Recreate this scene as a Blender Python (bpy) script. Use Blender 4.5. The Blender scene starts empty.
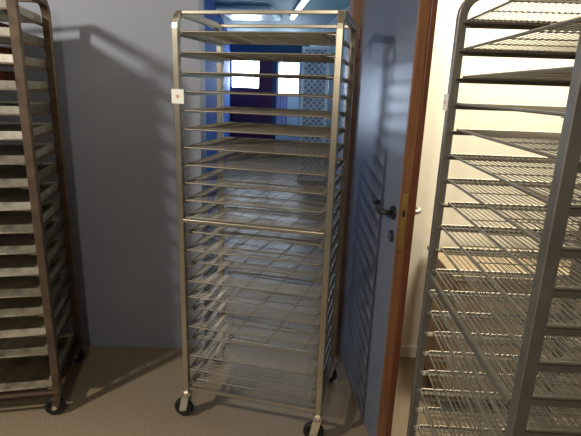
import bpy, bmesh, math, random
from mathutils import Vector, Matrix
random.seed(7)
S = bpy.context.scene
C = S.collection
PI = math.pi

# ------------------------------------------------------------------ camera
cd = bpy.data.cameras.new('camera')
cam = bpy.data.objects.new('camera', cd); C.objects.link(cam)
cd.sensor_fit = 'HORIZONTAL'; cd.sensor_width = 36.0
FPX = 466.0
cd.lens = 36.0 * FPX / 581.0
cd.clip_start = 0.02
CAM_H = 1.54
dn = Vector(((233.0 - 290.5) / FPX, -(1890.0 - 218.0) / FPX, -1.0)).normalized()  # world down in camera axes
up = -dn
fw = Vector((0, 0, -1)); fw = (fw - up * fw.dot(up)).normalized()
rt = fw.cross(up)
M = Matrix((rt, fw, up)).to_4x4()
M.translation = (0, 0, CAM_H)
cam.matrix_world = M
S.camera = cam

# ------------------------------------------------------------------ world, lights, exposure
w = bpy.data.worlds.new('world'); S.world = w; w.use_nodes = True
w.node_tree.nodes['Background'].inputs[0].default_value = (0.55, 0.7, 1.0, 1)
w.node_tree.nodes['Background'].inputs[1].default_value = 0.3

def area(name, loc, target, size, power, col, size_y=None):
    d = bpy.data.lights.new(name, 'AREA'); d.energy = power; d.color = col; d.size = size
    if size_y: d.shape = 'RECTANGLE'; d.size_y = size_y
    o = bpy.data.objects.new(name, d); C.objects.link(o); o.location = loc
    o.rotation_euler = (Vector(target) - Vector(loc)).to_track_quat('-Z', 'Y').to_euler()
    return o
area('room_lamp_or_fill', (-2.36, 0.30, 2.74), (-1.2, 2.0, 0.9), 0.10, 85, (1.0, 0.94, 0.84), 0.30)
area('room_lamp_or_fill', (-0.45, -0.85, 2.20), (0.1, 1.8, 1.1), 0.12, 22, (1.0, 0.90, 0.72))
area('room_lamp_or_fill', (1.25, 1.75, 2.70), (1.1, 2.4, 1.3), 0.5, 60, (1.0, 0.91, 0.70))  # unseen fill light, added to brighten the cream wall
area('corridor_fill', (0.25, 4.0, 2.57), (0.25, 4.2, 0), 0.3, 6, (0.78, 0.86, 1.0), 1.2)  # added fill, hidden by the doorway head, to brighten corridor floor and right wall
S.view_settings.view_transform = 'Standard'
S.view_settings.look = 'None'
S.view_settings.gamma = 1.0
S.view_settings.use_curve_mapping = False
S.view_settings.exposure = 0.0

# ------------------------------------------------------------------ materials
def mat(name, col, rough=0.5, metal=0.0, emis=None, strength=0.0, noise=None, bump=None, spec=None):
    m = bpy.data.materials.new(name); m.use_nodes = True
    nt = m.node_tree; b = nt.nodes['Principled BSDF']
    b.inputs['Base Color'].default_value = (*col, 1)
    b.inputs['Roughness'].default_value = rough
    b.inputs['Metallic'].default_value = metal
    if spec is not None: b.inputs['Specular IOR Level'].default_value = spec
    if emis:
        b.inputs['Emission Color'].default_value = (*emis, 1); b.inputs['Emission Strength'].default_value = strength
    tc = nt.nodes.new('ShaderNodeTexCoord')
    if noise:
        sc, col2, lo, hi = noise
        n = nt.nodes.new('ShaderNodeTexNoise'); n.inputs['Scale'].default_value = sc; n.inputs['Detail'].default_value = 5
        r = nt.nodes.new('ShaderNodeValToRGB')
        r.color_ramp.elements[0].position = lo; r.color_ramp.elements[0].color = (*col, 1)
        r.color_ramp.elements[1].position = hi; r.color_ramp.elements[1].color = (*col2, 1)
        nt.links.new(tc.outputs['Object'], n.inputs['Vector']); nt.links.new(n.outputs['Fac'], r.inputs['Fac'])
        nt.links.new(r.outputs['Color'], b.inputs['Base Color'])
    if bump:
        sc, st = bump
        n = nt.nodes.new('ShaderNodeTexNoise'); n.inputs['Scale'].default_value = sc
        bp = nt.nodes.new('ShaderNodeBump'); bp.inputs['Strength'].default_value = st; bp.inputs['Distance'].default_value = 0.004
        nt.links.new(tc.outputs['Object'], n.inputs['Vector']); nt.links.new(n.outputs['Fac'], bp.inputs['Height'])
        nt.links.new(bp.outputs['Normal'], b.inputs['Normal'])
    return m

def wood_mat(name, c1, c2, rough):
    m = mat(name, c1, rough); nt = m.node_tree; b = nt.nodes['Principled BSDF']
    tc = nt.nodes.new('ShaderNodeTexCoord'); mp = nt.nodes.new('ShaderNodeMapping')
    mp.inputs['Scale'].default_value = (60, 60, 3)
    n = nt.nodes.new('ShaderNodeTexNoise'); n.inputs['Scale'].default_value = 1.6; n.inputs['Detail'].default_value = 6
    r = nt.nodes.new('ShaderNodeValToRGB')
    r.color_ramp.elements[0].position = 0.35; r.color_ramp.elements[0].color = (*c1, 1)
    r.color_ramp.elements[1].position = 0.65; r.color_ramp.elements[1].color = (*c2, 1)
    nt.links.new(tc.outputs['Object'], mp.inputs['Vector']); nt.links.new(mp.outputs['Vector'], n.inputs['Vector'])
    nt.links.new(n.outputs['Fac'], r.inputs['Fac']); nt.links.new(r.outputs['Color'], b.inputs['Base Color'])
    return m

def tile_mat():
    m = mat('corridor_tiles', (0.2, 0.23, 0.28), 0.22); nt = m.node_tree; b = nt.nodes['Principled BSDF']
    tc = nt.nodes.new('ShaderNodeTexCoord'); mp = nt.nodes.new('ShaderNodeMapping')
    mp.inputs['Rotation'].default_value = (0, 0, math.radians(19))
    br = nt.nodes.new('ShaderNodeTexBrick'); br.offset = 0.0
    br.inputs['Scale'].default_value = 1.0; br.inputs['Brick Width'].default_value = 0.24; br.inputs['Row Height'].default_value = 0.24
    br.inputs['Mortar Size'].default_value = 0.012
    br.inputs['Color1'].default_value = (0.12, 0.124, 0.13, 1); br.inputs['Color2'].default_value = (0.09, 0.095, 0.10, 1)
    br.inputs['Mortar'].default_value = (0.03, 0.03, 0.03, 1)
    nt.links.new(tc.outputs['Object'], mp.inputs['Vector']); nt.links.new(mp.outputs['Vector'], br.inputs['Vector'])
    nt.links.new(br.outputs['Color'], b.inputs['Base Color'])
    r = nt.nodes.new('ShaderNodeMapRange'); r.inputs['To Min'].default_value = 0.36; r.inputs['To Max'].default_value = 0.8
    nt.links.new(br.outputs['Fac'], r.inputs['Value']); nt.links.new(r.outputs['Result'], b.inputs['Roughness'])
    return m

m_grey = mat('grey_wall_paint', (0.20, 0.215, 0.265), 0.55, noise=(3.0, (0.22, 0.235, 0.285), 0.3, 0.7), bump=(40, 0.15))
m_cream = mat('cream_wall_paint', (0.84, 0.81, 0.70), 0.6, bump=(40, 0.1))
m_floor = mat('speckled_floor', (0.18, 0.138, 0.092), 0.5, noise=(150, (0.31, 0.24, 0.16), 0.36, 0.68), bump=(200, 0.2))
m_ceil = mat('ceiling_paint', (0.40, 0.38, 0.34), 0.8)
m_blue = mat('blue_wall_paint', (0.015, 0.10, 0.42), 0.7, spec=0.2)
m_teal = mat('teal_ceiling_paint', (0.13, 0.34, 0.38), 0.6)
m_paleteal = mat('pale_wall_paint', (0.60, 0.72, 0.72), 0.5)
m_tile = tile_mat()
m_base = mat('white_skirting', (0.82, 0.80, 0.72), 0.45)
m_steel = mat('brushed_steel', (0.47, 0.42, 0.335), 0.34, 0.85, noise=(14, (0.39, 0.35, 0.28), 0.35, 0.7))
m_steel2 = mat('tray_wire_steel', (0.23, 0.205, 0.165), 0.45, 0.7)
m_dsteel = mat('grey_rack_steel', (0.22, 0.205, 0.175), 0.42, 0.65, noise=(12, (0.17, 0.155, 0.13), 0.35, 0.7))
m_brown = mat('browned_rack_metal', (0.13, 0.09, 0.06), 0.5, 0.4, noise=(18, (0.07, 0.047, 0.03), 0.35, 0.7))
m_alu = mat('aluminium_pan', (0.78, 0.74, 0.64), 0.34, 0.75, noise=(16, (0.40, 0.37, 0.30), 0.45, 0.75))
m_door = mat('blue_grey_door_paint', (0.13, 0.145, 0.19), 0.33)
m_wood = wood_mat('orange_brown_wood', (0.15, 0.06, 0.026), (0.22, 0.095, 0.042), 0.4)
m_dwood = wood_mat('dark_red_brown_wood', (0.085, 0.024, 0.010), (0.13, 0.04, 0.016), 0.4)
m_jamb = wood_mat('jamb_wood', (0.14, 0.065, 0.035), (0.20, 0.10, 0.055), 0.5)
m_black = mat('black_plastic', (0.012, 0.012, 0.013), 0.35)
m_rubber = mat('black_rubber', (0.010, 0.010, 0.010), 0.6)
m_zinc = mat('zinc_plate', (0.75, 0.72, 0.62), 0.3, 0.9)
m_brass = mat('brass_plate', (0.42, 0.27, 0.09), 0.35, 0.8)
m_paper = mat('white_card', (0.85, 0.83, 0.76), 0.6)
m_pink = mat('faded_red_ink', (0.62, 0.36, 0.28), 0.7)
m_maroon = mat('maroon_door_paint', (0.10, 0.012, 0.045), 0.4)
m_navy = mat('navy_frame_paint', (0.015, 0.04, 0.10), 0.4)
m_white = mat('white_frame_paint', (0.62, 0.70, 0.78), 0.4)
m_glow = mat('daylit_glass', (0.8, 0.9, 1.0), 0.1, emis=(0.72, 0.85, 1.0), strength=22)
m_glow2 = mat('daylit_side_glass', (0.8, 0.9, 1.0), 0.1, emis=(0.66, 0.80, 1.0), strength=11.0)
m_tube = mat('lit_lamp', (0.9, 0.95, 1.0), 0.3, emis=(0.75, 0.9, 1.0), strength=7)
m_dimlamp = mat('dim_lamp_diffuser', (0.5, 0.65, 0.75), 0.3, emis=(0.5, 0.75, 0.95), strength=0.22)
m_mesh = mat('pale_mesh_steel', (0.80, 0.86, 0.90), 0.4, 0.1)
m_meshback = mat('blue_grey_sheet', (0.30, 0.38, 0.48), 0.5)
m_loaf = mat('reddish_brown_slab', (0.22, 0.045, 0.018), 0.6, noise=(20, (0.12, 0.03, 0.012), 0.4, 0.7))
m_box = mat('tan_wood_panel', (0.36, 0.28, 0.18), 0.6, noise=(6, (0.42, 0.33, 0.22), 0.4, 0.6))
m_lilac = mat('lilac_cloth', (0.42, 0.38, 0.62), 0.8)

# ------------------------------------------------------------------ helpers
def link(name, bm, m, parent=None, smooth=False):
    bmesh.ops.recalc_face_normals(bm, faces=bm.faces[:])
    me = bpy.data.meshes.new(name); bm.to_mesh(me); bm.free()
    if smooth:
        for p in me.polygons: p.use_smooth = True
    me.materials.append(m)
    o = bpy.data.objects.new(name, me); C.objects.link(o)
    if parent: o.parent = parent
    return o
def box(bm, a, b, bev=0.0):
    x0, y0, z0 = a; x1, y1, z1 = b
    r = bmesh.ops.create_cube(bm, size=1.0)
    for v in r['verts']:
        v.co = Vector(((x0 + x1) / 2 + v.co.x * (x1 - x0), (y0 + y1) / 2 + v.co.y * (y1 - y0), (z0 + z1) / 2 + v.co.z * (z1 - z0)))
    if bev:
        es = list({e for v in r['verts'] for e in v.link_edges})
        bmesh.ops.bevel(bm, geom=es, offset=bev, segments=2, affect='EDGES', profile=0.5)
def sweep(bm, pts, r, n=8, closed=False, square=False):
    pts = [Vector(p) for p in pts]; rings = []
    N = len(pts)
    prev = None
    for i, p in enumerate(pts):
        if closed: t = pts[(i + 1) % N] - pts[i - 1]
        else: t = pts[min(i + 1, N - 1)] - pts[max(i - 1, 0)]
        t.normalize()
        if prev is None:
            ref = Vector((0, 0, 1)) if abs(t.z) < 0.9 else Vector((0, 1, 0))
            a = t.cross(ref).normalized()
        else:
            a = (prev - t * prev.dot(t)).normalized()
        prev = a; b = t.cross(a)
        if square:
            cc = [(-1, -1), (1, -1), (1, 1), (-1, 1)]; k = 0.82
            q = [(-1, -k), (-k, -1), (k, -1), (1, -k), (1, k), (k, 1), (-k, 1), (-1, k)]
            rings.append([bm.verts.new(p + a * (r * u) + b * (r * v)) for u, v in q])
        else:
            rings.append([bm.verts.new(p + a * (r * math.cos(2 * PI * k / n)) + b * (r * math.sin(2 * PI * k / n))) for k in range(n)])
    L = len(rings[0])
    for i in range(N if closed else N - 1):
        A = rings[i]; B = rings[(i + 1) % N]
        for k in range(L): bm.faces.new((A[k], A[(k + 1) % L], B[(k + 1) % L], B[k]))
    if not closed:
        bm.faces.new(rings[0][::-1]); bm.faces.new(rings[-1])
def struct(name, bm, m, parent=None):
    o = link(name, bm, m, parent)
    if not parent: o['kind'] = 'structure'
    return o
def sbox(name, a, b, m, parent=None, bev=0.0):
    bm = bmesh.new(); box(bm, a, b, bev); return struct(name, bm, m, parent)
def thing(name, label, cat, loc=(0, 0, 0), rz=0.0, group=None):
    o = bpy.data.objects.new(name, None); C.objects.link(o); o.empty_display_size = 0.1
    o.location = loc; o.rotation_euler = (0, 0, rz); o['label'] = label; o['category'] = cat
    if group: o['group'] = group
    return o
def dup(root, label, loc, rz):
    r = root.copy(); C.objects.link(r); r['label'] = label; r.location = loc; r.rotation_euler = (0, 0, rz)
    for ch in list(root.children):
        c = ch.copy(); C.objects.link(c); c.parent = r
    return r
ORD = ['topmost', 'second from the top', 'third from the top', 'fourth from the top', 'fifth from the top', 'sixth from the top',
       'seventh from the top', 'eighth from the top', 'ninth from the top', 'tenth from the top', 'eleventh from the top',
       'eleventh from the bottom', 'tenth from the bottom', 'ninth from the bottom', 'eighth from the bottom', 'seventh from the bottom',
       'sixth from the bottom', 'fifth from the bottom', 'fourth from the bottom', 'third from the bottom', 'second from the bottom', 'lowest']

# ------------------------------------------------------------------ room shell
WY = 2.50; WT = 0.16
DL, DR, DH = -0.492, 0.335, 2.10
XL, XR, YB, CZ = -3.1, 2.4, -2.6, 2.8
sbox('floor', (XL, YB, -0.1), (XR, WY + 0.04, 0.0), m_floor)
bm = bmesh.new()
box(bm, (XL, WY, 0), (DL, WY + WT, CZ)); box(bm, (DL, WY, DH), (DR, WY + WT, CZ))
struct('wall_back', bm, m_grey)
sbox('wall_back', (DR, WY, 0), (XR, WY + WT, CZ), m_cream)
sbox('wall_left', (XL - 0.12, YB, 0), (XL, WY + WT, CZ), m_grey)
sbox('wall_right', (XR, YB, 0), (XR + 0.12, WY + WT, CZ), m_grey)
sbox('wall_front', (XL - 0.12, YB - 0.12, 0), (XR + 0.12, YB, CZ), m_grey)
sbox('ceiling', (XL - 0.12, YB - 0.12, CZ), (XR + 0.12, WY + WT, CZ + 0.1), m_ceil)
sbox('baseboard_right', (DR + 0.045, WY - 0.014, 0), (XR, WY, 0.075), m_base, bev=0.003)
# brown timber lining of the doorway, right side and head
bm = bmesh.new(); box(bm, (DR - 0.065, WY - 0.006, 0), (DR, WY + WT + 0.01, DH), 0.003)
box(bm, (DL, WY - 0.002, DH - 0.04), (DR - 0.065, WY + WT, DH), 0.003)
struct('trim_1', bm, m_jamb)

# ------------------------------------------------------------------ corridor beyond the doorway
cs = -0.087
def lx(y): return -0.52 + cs * y
def rx(y): return 1.25 + cs * y
def slab(name, fx, side, y0, y1, z0, z1, m, t=0.12):
    bm = bmesh.new()
    q = [(fx(y0), y0), (fx(y1), y1), (fx(y1) + side * t, y1), (fx(y0) + side * t, y0)]
    lo = [bm.verts.new((x, y, z0)) for x, y in q]; hi = [bm.verts.new((x, y, z1)) for x, y in q]
    bm.faces.new(lo); bm.faces.new(hi)
    for i in range(4): bm.faces.new((lo[i], lo[(i + 1) % 4], hi[(i + 1) % 4], hi[i]))
    return struct(name, bm, m)
FY = 11.0
sbox('floor', (-2.4, WY + 0.04, -0.1), (2.4, FY + 0.3, 0.0), m_tile)
slab('wall_left', lx, -1, WY + WT, FY, 0, 2.6, m_blue)
slab('wall_right', rx, 1, WY + WT, FY, 0, 2.6, m_paleteal)
w0, w1 = 3.55, 4.70
win = bpy.data.objects.new('window_1', None); C.objects.link(win); win['kind'] = 'structure'
win.location = (lx((w0 + w1) / 2), (w0 + w1) / 2, 0); win.rotation_euler = (0, 0, math.atan2(1, cs))
hw = (w1 - w0) / 2
bm = bmesh.new(); box(bm, (-hw, -0.015, 1.20), (hw, -0.003, 1.72)); link('window_pane', bm, m_glow2, win)
bm = bmesh.new()
for a, b in (((-hw - 0.05, -0.04, 1.15), (-hw, -0.001, 1.77)), ((hw, -0.04, 1.15), (hw + 0.05, -0.001, 1.77)), ((-hw, -0.04, 1.15), (hw, -0.001, 1.20)), ((-hw, -0.04, 1.72), (hw, -0.001, 1.77)), ((-0.02, -0.035, 1.20), (0.02, -0.001, 1.72))):
    box(bm, a, b, 0.003)
link('window_frame', bm, m_white, win)
sbox('ceiling', (-2.4, WY + WT, 2.6), (2.4, FY + 0.3, 2.7), m_teal)
# far wall around the two glazed doors
fx0 = -1.47
bm = bmesh.new()
box(bm, (-2.0, FY, 0), (fx0, FY + 0.15, 2.6)); box(bm, (fx0, FY, 2.22), (1.4, FY + 0.15, 2.6))
box(bm, (0.12, FY, 0), (1.4, FY + 0.15, 2.22)); box(bm, (-0.52, FY, 0), (-0.42, FY + 0.15, 2.22))
struct('wall_far', bm, m_navy)
# maroon door with two stacked panes
bm = bmesh.new()
d0, d1 = fx0, -0.52
box(bm, (d0, FY + 0.02, 0), (d1, FY + 0.07, 1.52)); box(bm, (d0, FY + 0.02, 2.13), (d1, FY + 0.07, 2.22))
box(bm, (d0, FY + 0.02, 1.52), (d0 + 0.04, FY + 0.07, 2.13)); box(bm, (-0.83, FY + 0.02, 1.52), (d1, FY + 0.07, 2.13))
door = struct('door_2', bm, m_maroon)
bm = bmesh.new(); box(bm, (d0 + 0.04, FY + 0.03, 1.52), (-0.83, FY + 0.05, 2.13)); link('door_pane', bm, m_glow, door)
bm = bmesh.new(); box(bm, (d0 + 0.04, FY + 0.01, 1.80), (-0.83, FY + 0.03, 1.84)); link('glazing_bar', bm, m_maroon, door)
# pale door with a tall pane
bm = bmesh.new()
box(bm, (-0.42, FY + 0.02, 0), (0.12, FY + 0.07, 1.42)); box(bm, (-0.42, FY + 0.02, 2.10), (0.12, FY + 0.07, 2.22))
box(bm, (-0.42, FY + 0.02, 1.42), (-0.37, FY + 0.07, 2.10)); box(bm, (0.07, FY + 0.02, 1.42), (0.12, FY + 0.07, 2.10))
door = struct('door_3', bm, m_white)
bm = bmesh.new(); box(bm, (-0.37, FY + 0.03, 1.42), (0.07, FY + 0.05, 2.08)); link('door_pane', bm, m_glow, door)

# pale woven mesh partition standing across the right side of the corridor
MY = 8.0; mx0, mx1 = 0.09, rx(MY) + 0.0; mz = 2.2
t = thing('mesh_partition', 'pale woven metal mesh partition standing at the right wall of the corridor', 'partition', ((mx0 + mx1) / 2, MY, 0))
h = (mx1 - mx0) / 2 - 0.005
bm = bmesh.new()
for a, b in (((-h, -0.02, 0), (-h + 0.05, 0.02, mz)), ((h - 0.05, -0.02, 0), (h, 0.02, mz)), ((-h + 0.05, -0.02, mz - 0.05), (h - 0.05, 0.02, mz)), ((-h + 0.05, -0.02, 0), (h - 0.05, 0.02, 0.06))):
    box(bm, a, b, 0.004)
link('frame', bm, m_mesh, t)
bm = bmesh.new(); ih = h - 0.05; step = 0.07
def clipseg(c, s):
    # line x = s*(z-c) inside |x|<ih, 0.06<z<mz-0.05
    z0, z1 = c - ih, c + ih
    z0 = max(z0, 0.06); z1 = min(z1, mz - 0.05)
    if z1 - z0 < 0.02: return None
    return (s * (z0 - c), z0), (s * (z1 - c), z1)
for s in (-1, 1):
    c = -0.4
    while c < mz + 0.4:
        q = clipseg(c, s)
        if q: sweep(bm, [(q[0][0], 0.006 * s, q[0][1]), (q[1][0], 0.006 * s, q[1][1])], 0.012, 4)
        c += step * 1.4
link('wire_mesh', bm, m_mesh, t)
bm = bmesh.new(); box(bm, (-ih, 0.021, 0.06), (ih, 0.03, mz - 0.05)); link('backing_sheet', bm, m_meshback, t)

def pt(x): return Vector(x)
def ceil_lamp(label, x0, y0, x1, y1, wd, m):
    L = math.hypot(x1 - x0, y1 - y0); a = math.atan2(y1 - y0, x1 - x0)
    t = thing('ceiling_lamp', label, 'lamp', ((x0 + x1) / 2, (y0 + y1) / 2, 2.6), a)
    bm = bmesh.new(); box(bm, (-L / 2, -wd / 2 - 0.02, -0.04), (L / 2, wd / 2 + 0.02, 0), 0.004); link('lamp_body', bm, m_white, t)
    bm = bmesh.new(); box(bm, (-L / 2 + 0.03, -wd / 2, -0.065), (L / 2 - 0.03, wd / 2, -0.04), 0.008); link('diffuser', bm, m, t)
ceil_lamp('narrow lit tube lamp on the teal corridor ceiling, right of the wide one', 0.14, 5.6, -0.08, 7.6, 0.05, m_tube)
ceil_lamp('wide dim pale blue lamp on the teal corridor ceiling', -1.10, 7.4, -0.30, 7.3, 0.9, m_dimlamp)
# cloth hanging beside the pale door
bm = bmesh.new()
n = 14; rows = []
for j in range(2):
    rows.append([bm.verts.new((-0.36 + 0.26 * i / n, 0.012 * math.sin(i * 1.7), 1.36 - j * 0.75)) for i in range(n + 1)])
for i in range(n): bm.faces.new((rows[0][i], rows[0][i + 1], rows[1][i + 1], rows[1][i]))
o = link('hanging_cloth', bm, m_lilac); o.location = (-0.06, FY - 0.03, 0)
sm = o.modifiers.new('s', 'SOLIDIFY'); sm.thickness = 0.006
o['label'] = 'lilac cloth hanging between the two far glazed doors'; o['category'] = 'cloth'

# ------------------------------------------------------------------ open door leaf
hx, hy = 0.318, 2.478
fxp, fyp = 0.406, 1.700
ang = math.atan2(fyp - hy, fxp - hx); LW = math.hypot(fxp - hx, fyp - hy)
# local: +x from hinge to free edge, +y to the cream side, z up
door = bpy.data.objects.new('door_1', None); C.objects.link(door); door.location = (hx, hy, 0); door.rotation_euler = (0, 0, ang)
door['kind'] = 'structure'
# local +y: rotate +90 of direction -> for direction (-Y), +90 is +X  (cream side)
bm = bmesh.new(); box(bm, (0.0, 0.0, 0.012), (LW - 0.003, 0.036, 2.05), 0.002); link('door_panel', bm, m_door, door)
bm = bmesh.new(); box(bm, (LW - 0.003, 0.0, 0.012), (LW + 0.006, 0.040, 2.05), 0.002); link('edge_strip', bm, m_wood, door)
bm = bmesh.new(); box(bm, (0.0, 0.036, 0.012), (LW - 0.003, 0.052, 2.05), 0.002)
box(bm, (LW - 0.003, 0.040, 0.012), (LW + 0.010, 0.062, 2.06), 0.003); link('rebated_lip', bm, m_dwood, door)
bm = bmesh.new(); box(bm, (LW + 0.006, 0.008, 0.955), (LW + 0.009, 0.030, 1.175), 0.001)
pl = link('latch_plate', bm, m_brass, door)
bm = bmesh.new(); box(bm, (LW + 0.009, 0.012, 1.088), (LW + 0.0115, 0.022, 1.112)); link('latch_slot', bm, m_black, pl)
def cyl(bm, c, r, d, axis, n=24, bev=0.0):
    rot = {'y': Matrix.Rotation(PI / 2, 3, 'X'), 'x': Matrix.Rotation(PI / 2, 3, 'Y'), 'z': Matrix.Identity(3)}[axis]
    q = bmesh.ops.create_cone(bm, cap_ends=True, segments=n, radius1=r, radius2=r, depth=d)
    for v in q['verts']: v.co = rot @ v.co + Vector(c)
HX = LW - 0.048; HZ = 1.090
bm = bmesh.new(); cyl(bm, (HX, -0.005, HZ), 0.026, 0.010, 'y'); rose = link('handle_rose', bm, m_black, door)
bm = bmesh.new()
pts = [(HX, -0.008, HZ), (HX, -0.045, HZ)] + [(HX - 0.012 * k, -0.045 - 0.004 * k, HZ) for k in (1,)] + \
      [(HX - 0.03, -0.052, HZ), (HX - 0.10, -0.054, HZ + 0.003), (HX - 0.118, -0.050, HZ + 0.006), (HX - 0.128, -0.038, HZ + 0.010), (HX - 0.130, -0.020, HZ + 0.012)]
sweep(bm, pts, 0.0095, 10); link('lever_handle', bm, m_black, door, True)
bm = bmesh.new(); cyl(bm, (HX, -0.004, HZ - 0.095), 0.024, 0.008, 'y'); kr = link('lock_rose', bm, m_black, door)
bm = bmesh.new(); cyl(bm, (HX, -0.0085, HZ - 0.090), 0.006, 0.002, 'y', 12); box(bm, (HX - 0.003, -0.0095, HZ - 0.112), (HX + 0.003, -0.0075, HZ - 0.090)); link('keyhole', bm, m_zinc, kr)
bm = bmesh.new(); cyl(bm, (HX + 0.02, 0.062, HZ), 0.024, 0.008, 'y'); sweep(bm, [(HX + 0.02, 0.06, HZ), (HX + 0.02, 0.090, HZ + 0.01), (HX - 0.0, 0.100, HZ + 0.01), (HX - 0.08, 0.102, HZ + 0.01)], 0.010, 10)
link('lever_handle', bm, m_zinc, door, True)['label'] = 'silver handle on the wooden side'
for z in (0.25, 1.8):
    bm = bmesh.new(); cyl(bm, (-0.004, -0.008, z), 0.007, 0.10, 'z', 12); link('hinge', bm, m_dwood, door)

# ------------------------------------------------------------------ racks
LEV = [1.730 - 0.0735 * k for k in range(22)]
R = 0.0128
def build_rack(name, label, W, D, levels, loc, rz, m, tag=None, tags=True, H=1.82, midbar=True, railw=0.028, zb=0.157, fm=None):
    t = thing(name, label, 'rack', loc, rz, None)
    rc = 0.06; fm = fm or m_zinc
    for x in (0, W):
        bm = bmesh.new()
        pts = [(x, 0, min(0.135, zb - 0.012)), (x, 0, 0.8), (x, 0, H - R - rc)]
        for k in range(1, 7):
            a = PI / 2 * k / 6; pts.append((x, rc - rc * math.cos(a), H - R - rc + rc * math.sin(a)))
        for k in range(0, 7):
            a = PI / 2 * k / 6; pts.append((x, D - rc + rc * math.sin(a), H - R - rc + rc * math.cos(a)))
        pts += [(x, D, 0.8), (x, D, min(0.135, zb - 0.012))]
        sweep(bm, pts, R, square=True); link('side_frame', bm, m, t)
        bm = bmesh.new(); box(bm, (x - R * 0.8, R, zb - 0.012), (x + R * 0.8, D - R, zb + 0.012), 0.002); link('bottom_rail', bm, m, t)
    def bar(nm, y, z, r=0.0075):
        bm = bmesh.new(); box(bm, (R, y - r, z - r), (W - R, y + r, z + r), 0.003); link(nm, bm, m, t)
    bar('top_bar', 0.03, H - R); bar('top_bar', D - 0.03, H - R)
    bar('bottom_bar', 0.0, zb); bar('bottom_bar', D, zb)
    if midbar: bar('middle_bar', -0.012, 0.985, 0.008)
    first = {}
    for x, s in ((R, 1), (W - R, -1)):
        for i, z in enumerate(levels):
            if s not in first:
                bm = bmesh.new()
                box(bm, (0, -0.002, -0.002), (s * railw, D + 0.012, 0)); box(bm, (0, -0.002, -0.013), (s * 0.002, D + 0.012, -0.002))
                o = link('tray_runner', bm, m, t); first[s] = o
            else:
                o = first[s].copy(); C.objects.link(o); o.parent = t
            o.location = (x, 0, z)
    for x in (0, W):
        for y in (0, D):
            st = 0.4 if y == 0 else -0.5
            cx = -0.035 if y == 0 else 0.0
            bm = bmesh.new(); cyl(bm, (x, y, 0.128), 0.022, 0.018, 'z', 20)
            fk = link('caster_fork', bm, fm, t)
            bm = bmesh.new()
            for s in (-1, 1):
                vs = [(-0.018, 0.120), (0.018, 0.120), (0.002, 0.040), (-0.034, 0.036)]
                A = [bm.verts.new((x + p[0], y + s * 0.019, p[1])) for p in vs]; B = [bm.verts.new((x + p[0], y + s * 0.0215, p[1])) for p in vs]
                bm.faces.new(A); bm.faces.new(B)
                for k in range(4): bm.faces.new((A[k], A[(k + 1) % 4], B[(k + 1) % 4], B[k]))
            box(bm, (x - 0.018, y - 0.0215, 0.112), (x + 0.018, y + 0.0215, 0.120))
            link('fork_leg', bm, fm, fk)
            bm = bmesh.new(); prof = [(0.012, -0.012), (0.030, -0.012), (0.033, -0.014), (0.042, -0.013), (0.046, -0.008), (0.046, 0.008), (0.042, 0.013), (0.033, 0.014), (0.030, 0.012), (0.012, 0.012)]
            rg = [[bm.verts.new((x - 0.018 + q * math.cos(2 * PI * k / 32), y + e, 0.046 + q * math.sin(2 * PI * k / 32))) for q, e in prof] for k in range(32)]
            for k in range(32):
                for j in range(len(prof)):
                    j2 = (j + 1) % len(prof); bm.faces.new((rg[k][j], rg[k][j2], rg[(k + 1) % 32][j2], rg[(k + 1) % 32][j]))
            wl = link('caster_wheel', bm, m_rubber, t, True)
            bm = bmesh.new(); cyl(bm, (x - 0.018, y, 0.046), 0.011, 0.045, 'y', 16); link('wheel_hub', bm, m_zinc, wl)
    if tag:
        tx, ty, tz, s, ori = tag
        bm = bmesh.new()
        if ori == 'front': box(bm, (tx - s / 2, ty - 0.002, tz - s * 0.53), (tx + s / 2, ty, tz + s * 0.53))
        o = link('label_card', bm, m_paper, t); o['label'] = 'small white square card'
        bm = bmesh.new(); cyl(bm, (tx, ty - 0.0025, tz), s * 0.14, 0.001, 'y', 16); link('printed_dot', bm, m_pink, o)
    return t

def wire_tray(W, D, m, wires=32, wr=0.0014):
    # root at the centre of the front edge, base of the wires
    t = thing('wire_tray', '', 'tray', (0, 0, 0), 0, None)
    r = 0.0035; w = W / 2
    bm = bmesh.new()
    pts = []
    c = 0.012
    for (cx, cy, a0) in ((w - c, c, -PI / 2), (w - c, D - c, 0), (-w + c, D - c, PI / 2), (-w + c, c, PI)):
        for k in range(4):
            a = a0 + PI / 2 * k / 3; pts.append((cx + c * math.cos(a), cy + c * math.sin(a), r))
    sweep(bm, pts, r, 8, closed=True); link('frame', bm, m, t, True)
    bm = bmesh.new()
    for i in range(1, wires):
        y = D * i / wires
        sweep(bm, [(-w + 0.002, y, r + 0.001), (w - 0.002, y, r)], wr, 5)
    link('lengthwise_wires', bm, m, t)
    bm = bmesh.new()
    for k in (-0.42, -0.2, 0, 0.2, 0.42):
        for d in ((0,) if abs(k) < 0.3 else (-0.004, 0.004)):
            sweep(bm, [(W * k + d, 0.002, 0.0017), (W * k + d, D - 0.002, 0.0017)], 0.0016, 5)
    link('cross_wires', bm, m, t)
    return t

def place(loc, rz, lx_, ly_, z):
    c, s = math.cos(rz), math.sin(rz)
    return (loc[0] + lx_ * c - ly_ * s, loc[1] + lx_ * s + ly_ * c, z)

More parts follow.
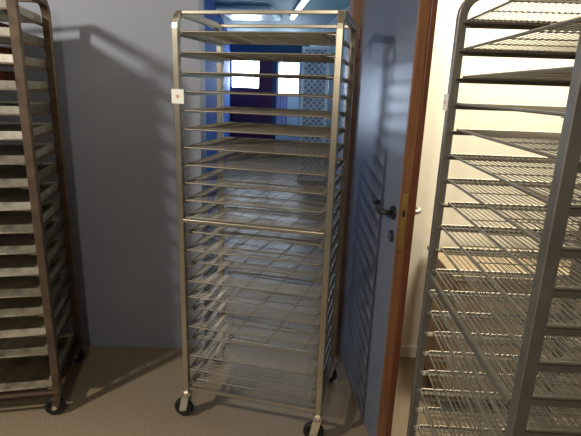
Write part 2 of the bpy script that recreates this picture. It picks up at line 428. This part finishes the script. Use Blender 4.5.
# middle rack in front of the doorway
mid_loc = (-0.464, 1.912, 0); mid_rz = math.atan2(1.774 - 1.912, 0.154 + 0.464); MW, MD = 0.633, 0.455
build_rack('bakery_rack', 'tall steel bakery rack on casters standing in front of the blue corridor doorway', MW, MD, LEV, mid_loc, mid_rz, m_steel,
           tag=(0.006, -R - 0.001, 1.494, 0.052, 'front'))
TW = MW - 2 * R - 0.010
tray0 = wire_tray(TW, MD + 0.01, m_steel2, 27, 0.0010)
offs = [0, 0, .01, 0, .012, .004, 0, .008, .004, .0, 0, .03, .0, .05, .006, .0, .045, .0, .04, .0, .0, .035]
for i, z in enumerate(LEV):
    p = place(mid_loc, mid_rz, MW / 2, -0.006 + offs[i], z)
    lab = 'wire tray in the steel rack by the doorway, ' + ORD[i]
    if i == 0: o = tray0; o['label'] = lab; o.location = p; o.rotation_euler = (0, 0, mid_rz)
    else: o = dup(tray0, lab, p, mid_rz)
    o['group'] = 'wire trays in the middle rack'

# right rack, side-on to the camera
ra, rb = Vector((0.460, 1.410)), Vector((0.436, 0.740))
rg_loc = (ra.x, ra.y, 0); rg_rz = math.atan2(rb.y - ra.y, rb.x - ra.x); RW = (rb - ra).length; RD = 0.455
build_rack('bakery_rack', 'grey steel bakery rack close on the right, holding wire trays before the cream wall', RW, RD, LEV, rg_loc, rg_rz, m_dsteel, midbar=True,
           tag=(-0.010, -R - 0.001, 1.515, 0.045, 'front'))
m_wire2 = mat('dull_grey_wire', (0.33, 0.30, 0.25), 0.40, 0.75)
tray1 = wire_tray(RW - 2 * R - 0.010, RD + 0.01, m_wire2, 32, 0.0012)
ro = [.0, .0, .01, .0, .012, .0, .0, .015, 0, .01, 0, -.012, 0, .02, .01, .015, 0, .02, .01, 0, .02, 0]
for i, z in enumerate(LEV):
    p = place(rg_loc, rg_rz, RW / 2, 0.006 + ro[i], z)
    lab = 'wire tray in the nearby right rack, ' + ORD[i]
    if i == 0: o = tray1; o['label'] = lab; o.location = p; o.rotation_euler = (0, 0, rg_rz)
    else: o = dup(tray1, lab, p, rg_rz)
    o['group'] = 'wire trays in the right rack'

# left rack with sheet pans
lf, lb = Vector((-1.072, 1.894)), Vector((-1.168, 2.330))
LD = (lb - lf).length; lrz = math.atan2(lb.y - lf.y, lb.x - lf.x) - PI / 2; LWD = 0.633
lloc = (lf.x - LWD * math.cos(lrz), lf.y - LWD * math.sin(lrz), 0)
LL = [1.79 - 0.098 * k for k in range(16)] + [0.139]
R = 0.0170
build_rack('bakery_rack', 'brown weathered bakery rack at the left edge, loaded with metal sheet pans', LWD, LD, LL, lloc, lrz, m_brown, midbar=False, H=1.90, zb=0.118, fm=m_brown)
def sheet_pan(W, D):
    t = thing('sheet_pan', '', 'pan'); h = 0.036; f = 0.012; w = W / 2
    bm = bmesh.new()
    o0 = [(-w, 0), (w, 0), (w, D), (-w, D)]
    def ring(ins, z): return [bm.verts.new((x - math.copysign(ins, x), y + (ins if y == 0 else -ins), z)) for x, y in o0]
    e = ring(f + 0.012, h - 0.008); b = ring(0.008, h); c = ring(0.003, h); d = ring(0.0, 0.002)
    bm.faces.new(e[::-1])
    for p, q in ((e, b), (b, c), (c, d)):
        for i in range(4): bm.faces.new((p[i], p[(i + 1) % 4], q[(i + 1) % 4], q[i]))
    bmesh.ops.solidify(bm, geom=bm.faces[:], thickness=0.0015)
    link('pan_body', bm, m_alu, t)
    bm = bmesh.new(); sweep(bm, [(-w, 0, 0.0032), (w, 0, 0.0032), (w, D, 0.0032), (-w, D, 0.0032)], 0.003, 8, closed=True)
    link('rolled_rim', bm, m_alu, t, True)
    return t
pan0 = sheet_pan(LWD - 2 * R - 0.010, LD)
PO = ['topmost', 'second from the top', 'third from the top', 'fourth from the top', 'fifth from the top', 'sixth from the top', 'seventh from the top',
      'eighth from the top', 'middle one', 'eighth from the bottom', 'seventh from the bottom', 'sixth from the bottom', 'fifth from the bottom',
      'fourth from the bottom', 'third from the bottom', 'second from the bottom', 'lowest, resting near the floor']
for i, z in enumerate(LL):
    p = place(lloc, lrz, LWD / 2, 0.002 + (0.0, 0.012, 0.004)[i % 3], z)
    lab = 'aluminium sheet pan in the brown left rack, ' + PO[i]
    if i == 0: o = pan0; o['label'] = lab; o.location = p; o.rotation_euler = (0, 0, lrz)
    else: o = dup(pan0, lab, p, lrz)
    o['group'] = 'sheet pans in the left rack'
# reddish brown slabs on the upper pans
for k, (i, word) in enumerate(((1, 'second pan from the top'), (2, 'third pan from the top'), (3, 'fourth pan from the top'))):
    bm = bmesh.new(); box(bm, (-0.13, -0.15, 0), (0.13, 0.15, 0.045), 0.016)
    o = link('brown_slab', bm, m_loaf, None, True)
    o.location = place(lloc, lrz, LWD - 0.24, 0.24, LL[i] + 0.0285); o.rotation_euler = (0, 0, lrz)
    o['label'] = 'reddish brown slab lying on the %s in the left rack' % word; o['category'] = 'slab'; o['group'] = 'brown slabs in the left rack'

# low tan cabinet against the cream wall, behind the right rack
t = thing('low_cabinet', 'low tan wooden cabinet against the cream wall, seen through the right rack', 'cabinet', (1.30, 2.24, 0))
bm = bmesh.new(); box(bm, (-0.52, -0.2, 0.06), (0.52, 0.22, 0.70), 0.004); link('body', bm, m_box, t)
bm = bmesh.new(); box(bm, (-0.50, -0.17, 0.0), (0.50, 0.20, 0.06)); link('plinth', bm, m_dwood, t)
bm = bmesh.new(); box(bm, (-0.535, -0.225, 0.70), (0.535, 0.225, 0.725), 0.004); link('top', bm, m_box, t)
for x in (-0.51, 0.005):
    bm = bmesh.new(); box(bm, (x, -0.218, 0.07), (x + 0.505, -0.20, 0.69), 0.003); d = link('door', bm, m_box, t)
    kx = x + (0.45 if x < 0 else 0.05)
    bm = bmesh.new(); sweep(bm, [(kx, -0.219, 0.5), (kx, -0.240, 0.5), (kx, -0.240, 0.6), (kx, -0.219, 0.6)], 0.005, 8); link('handle', bm, m_zinc, d)
